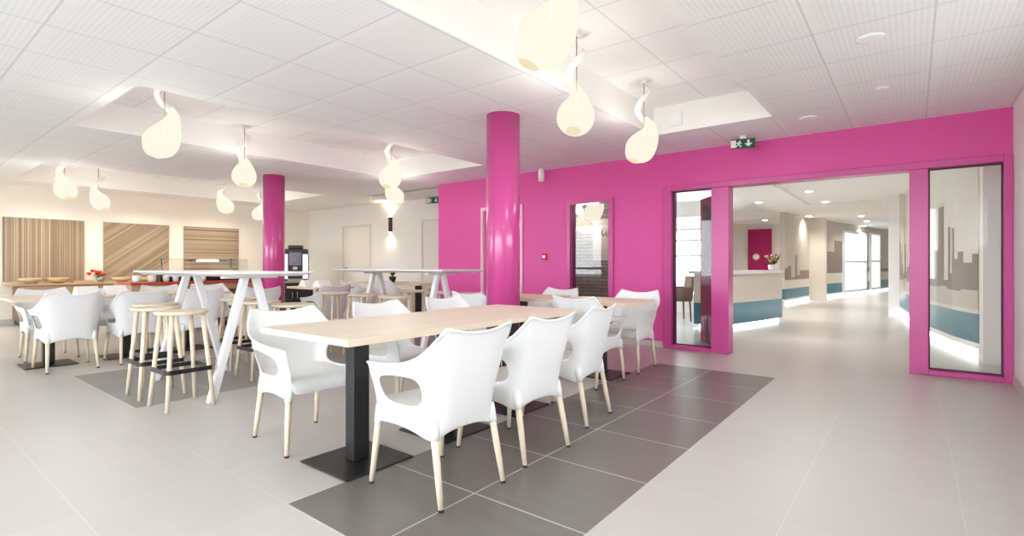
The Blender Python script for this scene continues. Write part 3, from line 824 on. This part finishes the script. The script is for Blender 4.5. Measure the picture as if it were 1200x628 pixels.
# ------------------------------------------------------------------ bar stools
ST = thing('bar_stool', '', 'stool')
SZ = 0.725
bm = BM(); lathe(bm, [(0.0, SZ - 0.026), (0.165, SZ - 0.026), (0.178, SZ - 0.016), (0.180, SZ - 0.004), (0.172, SZ), (0.10, SZ - 0.006), (0.0, SZ - 0.010)], 36)
obj('seat', bm, M['beech'], ST)
fz = 0.285
for sx in (-1, 1):
    for sy in (-1, 1):
        bm = BM(); tube(bm, [(sx * .165, sy * .16, 0), (sx * .105, sy * .105, SZ - 0.022)], [0.0145, 0.0175], 12); obj('leg', bm, M['beech'], ST)
bm = BM(); q = 0.158
ring = [(-q, -q), (q, -q), (q, q), (-q, q)]
def rr(k, z):  # rounded square ring
    pts = []
    for (cx, cy, a0) in ((q - .03, q - .03, 0), (-q + .03, q - .03, 90), (-q + .03, -q + .03, 180), (q - .03, -q + .03, 270)):
        for a in (0, 30, 60, 90):
            A = math.radians(a0 + a); pts.append((cx + (.03 + k) * math.cos(A), cy + (.03 + k) * math.sin(A), z))
    return pts
A = [bm.verts.new(p) for p in rr(0.006, fz - 0.016)]; B = [bm.verts.new(p) for p in rr(0.006, fz + 0.016)]
C_ = [bm.verts.new(p) for p in rr(-0.008, fz + 0.016)]; D_ = [bm.verts.new(p) for p in rr(-0.008, fz - 0.016)]
n = len(A)
for i in range(n):
    j = (i + 1) % n
    for P_, Q_ in ((A, B), (B, C_), (C_, D_), (D_, A)): bm.faces.new((P_[i], P_[j], Q_[j], Q_[i]))
obj('footrest', bm, M['black'], ST)
first_s = [True]
def stool(x, y, rz, label):
    g = 'beech bar stools at the white bar tables'
    if first_s[0]:
        first_s[0] = False; ST.location = (x, y, 0.002); ST.rotation_euler = (0, 0, rz); ST['label'] = label; ST['group'] = g; return
    dup(ST, (x, y, 0.002), rz, label, g)
S = 'round beech bar stool, '
stool(-4.43, 1.55, 0.03, S + 'nearest in front of the near bar table')
stool(-4.97, 1.55, -0.03, S + 'second in front of the near bar table')
stool(-5.43, 1.69, 0.05, S + 'leftmost in front of the near bar table')
stool(-4.43, 2.45, 0.02, S + 'behind the near bar table, its seat beside the front left armchair')
stool(-4.97, 2.42, 0.0, S + 'behind the near bar table, its legs right of the trestle')
stool(-5.6, 2.5, 0.0, S + 'behind the near bar table, seen between the trestles')
stool(-5.78, 3.76, 0.0, S + 'left one on the near side of the far bar table')
stool(-5.2, 3.76, 0.04, S + 'middle one on the near side of the far bar table')
stool(-4.62, 3.76, 0.0, S + 'right one on the near side of the far bar table')
stool(-5.42, 4.72, 0.0, S + 'left one behind the far bar table')
stool(-4.9, 4.72, 0.0, S + 'middle one behind the far bar table')
stool(-4.39, 4.72, 0.0, S + 'right one behind the far bar table, against the pink wall')

# ------------------------------------------------------------------ drop pendants
def catmull(P, R, k=6):
    out = []; rad = []
    n = len(P)
    for i in range(n - 1):
        p = [Vector(P[max(i - 1, 0)]), Vector(P[i]), Vector(P[i + 1]), Vector(P[min(i + 2, n - 1)])]
        r = [R[max(i - 1, 0)], R[i], R[i + 1], R[min(i + 2, n - 1)]]
        for j in range(k):
            t = j / k
            f = lambda a, b, c, d: 0.5 * ((2 * b) + (-a + c) * t + (2 * a - 5 * b + 4 * c - d) * t * t + (-a + 3 * b - 3 * c + d) * t ** 3)
            out.append(f(*p)); rad.append(max(0.002, f(*r)))
    out.append(Vector(P[-1])); rad.append(R[-1])
    return out, rad
PATH = [(-.112, 0, -.135), (-.106, 0, -.122), (-.092, 0, -.095), (-.060, 0, -.048), (-.022, 0, .005), (.018, 0, .062), (.050, .0, .12), (.068, .010, .180), (.058, .036, .238), (.018, .058, .290), (-.034, .050, .335), (-.058, .010, .380), (-.044, -.036, .428), (-.002, -.052, .470), (.036, -.030, .510), (.040, .006, .548), (.024, .020, .582)]
RAD = [.056, .074, .104, .136, .140, .122, .094, .066, .046, .034, .031, .029, .026, .023, .019, .013, .004]
pp, rr_ = catmull(PATH, RAD)
LP = thing('pendant_lamp', '', 'lamp')
bm = BM(); lathe(bm, [(0.0, -0.012), (0.03, -0.012), (0.03, 0.0), (0.0, 0.0)], 20, (0, 0, 0.62)); obj('ceiling_cup', bm, M['white_lacquer'], LP)
bm = BM(); tube(bm, [(0, 0, 0.61), (0, 0, 0.09)], 0.0045, 8); obj('cord', bm, M['cord'], LP)
cut = 53
d0 = (Vector(PATH[0]) - Vector(PATH[1])).normalized()
bm = BM(); tube(bm, [Vector(PATH[0]) + d0 * 0.0005, Vector(PATH[0]) + d0 * 0.003], [0.055, 0.050], 24); obj('bottom_opening', bm, emit('warm_opening', (1, 0.84, 0.56, 1), 0.32), LP)
bm = BM(); tube(bm, pp[:cut + 1], rr_[:cut + 1], 28); obj('glass_drop', bm, M['lamp_glow'], LP)
bm = BM(); tube(bm, pp[cut:], rr_[cut:], 18); obj('glass_tail', bm, M['lamp_tail'], LP)
ld = bpy.data.lights.new('lamp_light', 'POINT'); ld.energy = LAMP_W; ld.color = (1.0, 0.955, 0.88); ld.shadow_soft_size = 0.10
lo = bpy.data.objects.new('bulb', ld); COL.objects.link(lo); lo.parent = LP; lo.location = (-.045, 0, -.03)
lamps = [
    (-1.41, 2.12, 0.70, 'largest and nearest at the top of the picture'),
    (-2.01, 3.37, 1.9, 'second in the right recess, beside the largest'),
    (-2.02, 4.63, 0.85, 'third in the right recess, in front of the pink wall'),
    (-5.34, 1.73, 0.6, 'nearest in the middle recess, beside its corner'),
    (-6.645, 3.03, 2.6, 'left of the far pink column in the middle recess'),
    (-5.28, 4.25, 1.9, 'above the far bar table in the middle recess'),
    (-6.67, 5.40, 3.6, 'behind another lamp, above the wall lamp'),
    (-9.97, 1.93, 3.4, 'leftmost, above the vertical wood panel'),
    (-11.39, 2.67, 3.7, 'second from left, between two wood panels'),
    (-10.33, 4.33, 3.7, 'above the horizontal wood panel'),
    (-11.2, 5.45, 0.6, 'half hidden behind the far pink column')]
for i, (x, y, rz, lab) in enumerate(lamps):
    L_ = 'glowing drop-shaped pendant lamp, ' + lab
    if i == 0:
        LP.location = (x, y, 2.2); LP.rotation_euler = (0, 0, rz); LP['label'] = L_; LP['group'] = 'drop pendant lamps'
    else:
        dup(LP, (x, y, 2.2), rz, L_, 'drop pendant lamps')
dup(LP, (-4.60, 7.9, 1.80), 2.2, 'glowing drop lamp added as a reflection in the tall window, lower left one', 'drop lamps standing in for window reflections')  # both added lamps stand in for pendants reflected in the pane
dup(LP, (-3.90, 7.1, 1.90), 0.7, 'glowing drop lamp added as a reflection in the tall window, upper right one', 'drop lamps standing in for window reflections')

# ------------------------------------------------------------------ wood panels on the left wall
for nm, y0, y1, ang, lab in (('vertical', 1.64, 2.79, 0.0, 'square wood wall panel with vertical strips'), ('diagonal', 3.10, 4.25, math.radians(128), 'square wood wall panel with diagonal strips'),
                        ('horizontal', 4.55, 5.73, PI / 2, 'square wood wall panel with horizontal strips')):
    o = box_obj('wall_panel', (XL + 0.001, XL + 0.035, y0, y1, 0.77, 1.94), slat_panel_mat(nm + '_strips', ang), None, 0.002)
    tag(o, lab + ' hanging on the cream-tinted wall', 'wall panel', 'strip wood wall panels')

# long wooden counter below the panels
ct = thing('sideboard', 'long oak sideboard under the wood panels', 'sideboard', (0, 0, 0))
xf = -12.25; y0, y1 = 1.62, 5.8
box_obj('worktop', (XL + 0.001, xf, y0, y1, 0.70, 0.735), M['counter_wood'], ct, 0.003)
box_obj('carcass', (XL + 0.001, xf - 0.05, y0 + 0.15, y1 - 0.05, 0.09, 0.70), M['brown_wood'], ct)
box_obj('plinth', (XL + 0.05, xf - 0.1, y0 + 0.17, y1 - 0.1, 0.0, 0.09), M['black'], ct)
for k in range(7):
    a = y0 + 0.16 + k * 0.56
    dr = box_obj('door', (xf - 0.05, xf - 0.03, a, a + 0.55, 0.12, 0.52), M['brown_wood'], ct, 0.003)
    dw = box_obj('drawer', (xf - 0.05, xf - 0.03, a, a + 0.55, 0.53, 0.69), M['counter_wood'], ct, 0.003)
    for p, z in ((dr, 0.47), (dw, 0.61)):
        bm = BM(); tube(bm, [(xf - 0.015, a + 0.2, z), (xf - 0.015, a + 0.35, z)], 0.006, 8); bx(bm, xf - 0.03, xf - 0.015, a + 0.2, a + 0.21, z - 0.004, z + 0.004); bx(bm, xf - 0.03, xf - 0.015, a + 0.34, a + 0.35, z - 0.004, z + 0.004)
        obj('handle', bm, M['grey_metal'], p)
def bowl(x, y, z, r, h, mat, label, name='bowl', cat='bowl', group='shallow baskets on the sideboard'):
    bm = BM(); lathe(bm, [(r * .4, 0), (r * .75, h * .45), (r, h), (r * .96, h), (r * .7, h * .5), (r * .35, 0.012), (0, 0.012)], 28)
    o = obj(name, bm, mat, None, loc=(x, y, z)); return tag(o, label, cat, group)
bowl(-12.55, 1.95, 0.735, 0.17, 0.10, M['basket'], 'shallow woven bread basket at the left end of the sideboard')
bowl(-12.55, 2.33, 0.735, 0.17, 0.10, M['basket'], 'shallow woven bread basket second from the sideboard left end')
bowl(-12.5, 3.3, 0.735, 0.17, 0.09, M['basket'], 'woven basket below the gap between panels, beside red flowers')
bowl(-12.5, 3.68, 0.735, 0.16, 0.08, M['basket'], 'woven basket under the diagonal panel, right of another basket')
tr = box_obj('wooden_tray', [(-12.65, -12.35, 2.55, 2.88, 0.735, 0.748), (-12.65, -12.635, 2.55, 2.88, 0.748, 0.775), (-12.365, -12.35, 2.55, 2.88, 0.748, 0.775), (-12.635, -12.365, 2.55, 2.565, 0.748, 0.775), (-12.635, -12.365, 2.865, 2.88, 0.748, 0.775)], M['counter_wood'])
tag(tr, 'low wooden tray on the sideboard right of two baskets', 'tray')
rf = thing('red_flowers', 'red potted flowers on the sideboard between two wood panels', 'flowers', (-12.68, 2.99, 0.735))
bm = BM(); lathe(bm, [(0.05, 0), (0.07, 0.10), (0.064, 0.10), (0.05, 0.02), (0, 0.02)], 16); obj('pot', bm, M['grey_metal'], rf)
bm = BM(); r3 = random.Random(9)
for k in range(18):
    a = r3.uniform(0, 2 * PI); h = r3.uniform(0.12, 0.22); r = r3.uniform(0.05, 0.16)
    p = Vector((r * math.cos(a), r * math.sin(a), h)); w = Vector((-math.sin(a), math.cos(a), 0)) * 0.025
    quad(bm, [(0, 0, 0.09), p * 0.6 + w + Vector((0, 0, .04)), p, p * 0.6 - w + Vector((0, 0, .04))])
obj('leaf', bm, M['green'], rf)['kind'] = 'stuff'
for k in range(9):
    a = r3.uniform(0, 2 * PI); r = r3.uniform(0.03, 0.17); h = r3.uniform(0.14, 0.24)
    bm = BM(); lathe(bm, [(0.005, -0.03), (0.03, -0.01), (0.045, 0.012), (0.03, 0.03), (0.0, 0.02)], 10, (r * math.cos(a), r * math.sin(a), h)); obj('blossom', bm, M['red_bright'], rf)

# ------------------------------------------------------------------ serving bar with glass guard
sb = thing('serving_bar', 'wood and red serving bar with glass guard behind the bar table', 'serving bar', (0, 0, 0))
X0, X1, YA, YB = -10.35, -9.5, 2.64, 5.0
box_obj('cabinet', (X0 + 0.05, X1 - 0.06, YA + 0.06, YB - 0.06, 0.1, 0.66), M['brown_wood'], sb)
box_obj('plinth', (X0 + 0.1, X1 - 0.12, YA + 0.12, YB - 0.12, 0, 0.1), M['black'], sb)
box_obj('red_shelf', (X0 + 0.35, X1 + 0.10, YA - 0.05, YB, 0.765, 0.80), M['red'], sb, 0.008)
box_obj('edge_panel', (X0, X1 + 0.05, YA - 0.02, YB - 0.02, 0.66, 0.765), M['counter_wood'], sb)
box_obj('dark_well', (X0 + 0.36, X1 - 0.25, YA + 0.45, YB - 0.1, 0.80, 0.91), M['black'], sb, 0.01)
GA, GB = 3.22, 4.36
for y in (GA, GB):
    bm = BM(); tube(bm, [(X0 + 0.25, y, 0.765), (X0 + 0.25, y, 1.2)], 0.014, 10); obj('post', bm, M['grey_metal'], sb)
gm = glass('guard_glass', (0.9, 0.93, 0.93, 1), 1.5)
box_obj('guard_glass', (X0 + 0.1, X1 - 0.05, GA - .04, GB + .04, 1.165, 1.175), gm, sb)
bm = BM(); prism(bm, [(X1 - 0.05, 1.165), (X1 + 0.0, 0.98), (X1 + 0.008, 0.98), (X1 - 0.042, 1.165)], GA - .04, GB + .04, lambda u, v, d: (u, d, v)); obj('front_glass', bm, gm, sb)
bm = BM(); bx(bm, X0 + 0.18, X0 + 0.32, 3.6, 4.25, 1.14, 1.162); lam = obj('lamp_housing', bm, M['grey_metal'], sb)
bm = BM(); bx(bm, X0 + 0.321, X0 + 0.34, 3.75, 4.1, 1.135, 1.165); obj('lamp_tube', bm, M['warm_glow'], lam)
def cup(x, y, z, label, mat=M['porcelain'], r=0.042, h=0.1):
    bm = BM(); lathe(bm, [(r * .7, 0), (r * .95, h * .3), (r, h), (r * .9, h), (r * .8, h * .35), (0, 0.012)], 18)
    tube(bm, [(r * .95, 0, h * .8), (r * 1.5, 0, h * .7), (r * 1.5, 0, h * .35), (r * .9, 0, h * .28)], 0.006, 6)
    return tag(obj('cup', bm, mat, None, loc=(x, y, z)), label, 'cup', 'white cups on the serving bar')
cup(-9.5, 2.70, 0.80, 'white cup on the red serving bar, leftmost', r=0.06, h=0.11)
cup(-9.5, 2.90, 0.80, 'white cup on the red serving bar, second from left', r=0.06, h=0.11)
for k, (dx, dy) in enumerate(((0, 0), (0.02, 0.13), (-0.13, 0.04), (-0.12, 0.17))):
    cup(-9.5 + dx, 3.10 + dy, 0.80, 'small white cup clustered on the red serving bar, ' + ('front left', 'front right', 'rear left', 'rear right')[k] + ' of four', r=0.045, h=0.10)
cup(-9.47, 3.62, 0.80, 'single white cup right of the cluster on the serving bar', r=0.06, h=0.11)

# ------------------------------------------------------------------ coffee machine on its stand
cs = thing('coffee_stand', 'black cabinet carrying the coffee machine by the back corner', 'cabinet', (-11.45, 6.40, 0), 1.0)
box_obj('cabinet_body', (-0.38, 0.38, -0.3, 0.3, 0.04, 0.66), M['black'], cs, 0.006)
box_obj('worktop', (-0.42, 0.42, -0.33, 0.33, 0.66, 0.70), M['counter_wood'], cs, 0.004)
box_obj('plinth', (-0.34, 0.34, -0.26, 0.26, 0, 0.04), M['black'], cs)
for s in (-1, 1):
    d = box_obj('door', (-0.37 if s < 0 else 0.005, -0.005 if s < 0 else 0.37, -0.318, -0.301, 0.06, 0.64), M['black'], cs, 0.003)
    bm = BM(); tube(bm, [(s * 0.05, -0.335, 0.3), (s * 0.05, -0.335, 0.45)], 0.007, 8); bx(bm, s * 0.05 - .004, s * 0.05 + .004, -0.335, -0.318, 0.3, 0.31); bx(bm, s * 0.05 - .004, s * 0.05 + .004, -0.335, -0.318, 0.44, 0.45); obj('handle', bm, M['grey_metal'], d)
cm = thing('coffee_machine', 'black coffee machine with white side lights in the back corner', 'coffee machine', (-11.45, 6.40, 0.70), 1.0)
box_obj('body', (-0.27, 0.27, -0.2, 0.25, 0.0, 0.74), M['black'], cm, 0.02)
box_obj('bean_hopper', (-0.16, 0.16, -0.12, 0.12, 0.74, 0.83), M['black'], cm, 0.02)
box_obj('display', (-0.13, 0.13, -0.215, -0.2, 0.36, 0.66), plain('screen_violet', srgb(132, 122, 150), 0.2, var=0.6, scale=18), cm, 0.004)
for s in (-1, 1): box_obj('side_light', (s * 0.215 - 0.055, s * 0.215 + 0.055, -0.225, -0.2, 0.05, 0.62), M['even_glow'], cm, 0.006)
box_obj('spout', (-0.05, 0.05, -0.26, -0.2, 0.26, 0.33), M['grey_metal'], cm, 0.006)
box_obj('drip_tray', (-0.16, 0.16, -0.3, -0.2, 0.0, 0.05), M['grey_metal'], cm, 0.004)
# napkins on the table by the far column
for k, (x, y) in enumerate(((-7.55, 4.42), (-7.15, 4.42), (-7.3, 1.60), (-7.3, 1.86))):
    bm = BM(); prism(bm, [(-0.12, 0), (0.12, 0), (0.03, 0.1), (-0.02, 0.1)], -0.1, 0.1, lambda u, v, d: (u, d, v))
    tag(obj('napkin', bm, M['napkin'], None, 0.004, (x, y, TZ + 0.002)), 'folded white napkin, ' + ('left one on the table by the far column', 'right one on the table by the far column', 'left one on the left row of tables', 'right one on the left row of tables')[k], 'napkin', 'folded napkins')
# plant on the table by the white wall
pl = thing('potted_plant', 'small dark potted plant on the table by the white wall', 'plant', (-8.05, 6.5, TZ + 0.002))
bm = BM(); lathe(bm, [(0.05, 0), (0.075, 0.11), (0.066, 0.11), (0.05, 0.02), (0, 0.02)], 16); obj('pot', bm, M['black'], pl)
bm = BM(); r4 = random.Random(2)
for k in range(22):
    a = r4.uniform(0, 2 * PI); h = r4.uniform(0.15, 0.26); r = r4.uniform(0.03, 0.13)
    p = Vector((r * math.cos(a), r * math.sin(a), h)); w = Vector((-math.sin(a), math.cos(a), 0)) * 0.02
    quad(bm, [(0, 0, 0.1), p * 0.6 + w + Vector((0, 0, .04)), p, p * 0.6 - w + Vector((0, 0, .04))])
obj('leaf', bm, M['green'], pl)['kind'] = 'stuff'

# ------------------------------------------------------------------ wall lamp, signs, small fittings
wl = thing('wall_lamp', 'slim dark half-round wall lamp glowing up and down', 'wall lamp', (-9.47, YW, 2.0))
bm = BM(); prof = [(0.055 * math.cos(a), 0.055 * math.sin(a)) for a in [PI + k * PI / 12 for k in range(13)]]
prism(bm, prof, -0.17, 0.17, lambda u, v, d: (u, v - 0.001, d)); obj('lamp_body', bm, M['bronze'], wl)
for s in (-1, 1):
    bm = BM(); bx(bm, -0.035, 0.035, -0.045, -0.01, s * 0.1705, s * 0.176); obj('lamp_opening', bm, M['warm_glow'], wl)
    ld = bpy.data.lights.new('wall_lamp_beam', 'SPOT'); ld.energy = 5; ld.color = (1, 0.82, 0.55); ld.spot_size = 2.3; ld.spot_blend = 1.0; ld.shadow_soft_size = 0.02
    lo = bpy.data.objects.new('beam', ld); COL.objects.link(lo); lo.parent = wl; lo.location = (0, -0.06, s * 0.2); lo.rotation_euler = (PI if s > 0 else 0, 0, 0)

def exit_sign(x, y, z, rz, w, h, label):
    t = thing('exit_sign', label, 'sign', (x, y, z), rz, 'green emergency exit signs')
    box_obj('sign_plate', (-w / 2, w / 2, -0.012, 0.012, -h, 0), M['sign_green'], t, 0.003)
    box_obj('bracket', (-0.03, 0.03, -0.01, 0.01, 0.0, max(0.02, CZ - z)), M['white_lacquer'], t)
    bm = BM(); y_ = -0.0135; yb_ = -0.012
    f = lambda u, v, d: (u, d, v)
    # arrow
    ax = w * 0.22
    prism(bm, [(ax - .012, -h * .15), (ax + .012, -h * .15), (ax + .012, -h * .5), (ax + .042, -h * .5), (ax, -h * .86), (ax - .042, -h * .5), (ax - .012, -h * .5)], y_, yb_, f)
    obj('arrow', bm, M['white_lacquer'], t)
    bm = BM(); dx = -w * 0.28
    prism(bm, [(dx - .055, -h * .12), (dx + .0, -h * .12), (dx + .0, -h * .9), (dx - .055, -h * .9)], y_, yb_, f)
    obj('doorway', bm, M['white_lacquer'], t)
    bm = BM(); k = dx + 0.03
    lathe(bm, [(0, 0), (0.009, 0), (0.009, 0.0015), (0, 0.0015)], 12, (k + .006, y_, -h * .24), 'Y')
    prism(bm, [(k - .012, -h * .34), (k + .012, -h * .34), (k + .03, -h * .5), (k + .022, -h * .54), (k + .008, -h * .44), (k + .004, -h * .6), (k + .024, -h * .72), (k + .018, -h * .9), (k + .01, -h * .88), (k + .012, -h * .76), (k - .008, -h * .66), (k - .03, -h * .86), (k - .038, -h * .8), (k - .014, -h * .6), (k - .01, -h * .46), (k - .026, -h * .5), (k - .03, -h * .44)], y_, yb_, f)
    obj('running_figure', bm, M['white_lacquer'], t)
    return t
exit_sign(-1.50, 6.12, 2.485, 0.25, 0.25, 0.105, 'green exit sign with white down arrow below the ceiling by pink wall')
exit_sign(-7.9, 7.45, 2.49, 0.2, 0.34, 0.13, 'dark green exit sign at the left end of the pink wall')

fa = thing('fire_alarm', 'red fire alarm call point on the pink wall', 'alarm', (-4.43, YP, 1.2))
box_obj('box', (-0.035, 0.035, -0.04, 0.0, -0.05, 0.05), M['red_bright'], fa, 0.004)
box_obj('push_plate', (-0.022, 0.022, -0.043, -0.04, -0.02, 0.02), M['white_lacquer'], fa)
sn = thing('ceiling_sounder', 'small white sounder hanging below the ceiling before pink wall', 'sounder', (-4.42, 6.38, CZ))
bm = BM(); lathe(bm, [(0.035, 0), (0.035, -0.02), (0.05, -0.03), (0.045, -0.19), (0.0, -0.19)], 20); obj('sounder_body', bm, M['white_lacquer'], sn)
eb = thing('junction_box', 'small white box on the end face of the right recess', 'box', (-2.03, 5.49, 2.66))
box_obj('box_body', (-0.075, 0.075, -0.03, 0.0, -0.075, 0.075), M['white_lacquer'], eb, 0.005)
box_obj('box_lid', (-0.06, 0.06, -0.034, -0.03, -0.06, 0.06), M['ceil_plain'], eb, 0.002)
for (x, y, r, nm, lab) in ((-0.213, 3.97, 0.075, 'ceiling_spot', 'round recessed ceiling spot at the top right'), (-0.195, 5.16, 0.045, 'smoke_detector', 'small round smoke detector on the right ceiling'), (-0.81, 5.76, 0.075, 'ceiling_spot', 'round recessed ceiling spot right of the exit sign')):
    t = thing(nm, lab, 'ceiling fitting', (x, y, CZ))
    bm = BM(); lathe(bm, [(r * .7, -0.014), (r, -0.010), (r * 1.05, 0), (r * .7, 0.0)], 28); obj('ring', bm, M['white_lacquer'], t)
    bm = BM(); lathe(bm, [(0, -0.008), (r * .7, -0.008)], 28); obj('lens', bm, M['porcelain'], t)

for (x, y, lab) in ((-12.0, 2.2, 'above the vertical wood panel'), (-12.0, 3.7, 'above the diagonal wood panel'), (-12.0, 5.15, 'above the horizontal wood panel'), (-10.7, 6.6, 'before the left white door')):
    t = thing('recessed_spot', 'small round recessed ceiling spot ' + lab, 'ceiling spot', (x, y, CZ), 0, 'recessed spots over the end wall')
    bm = BM(); lathe(bm, [(0.035, -0.008), (0.05, -0.008), (0.052, 0.0), (0.035, 0.0)], 20); obj('ring', bm, M['white_lacquer'], t)
    bm = BM(); lathe(bm, [(0, -0.006), (0.036, -0.006)], 20); obj('lens', bm, M['warm_white'], t)
    ld = bpy.data.lights.new('spot_beam', 'SPOT'); ld.energy = 32 if x < -11 else 12; ld.color = (1, 0.88, 0.70); ld.spot_size = 2.7; ld.spot_blend = 1.0; ld.shadow_soft_size = 0.04
    lo = bpy.data.objects.new('beam', ld); COL.objects.link(lo); lo.parent = t; lo.location = (0, 0, -0.03)
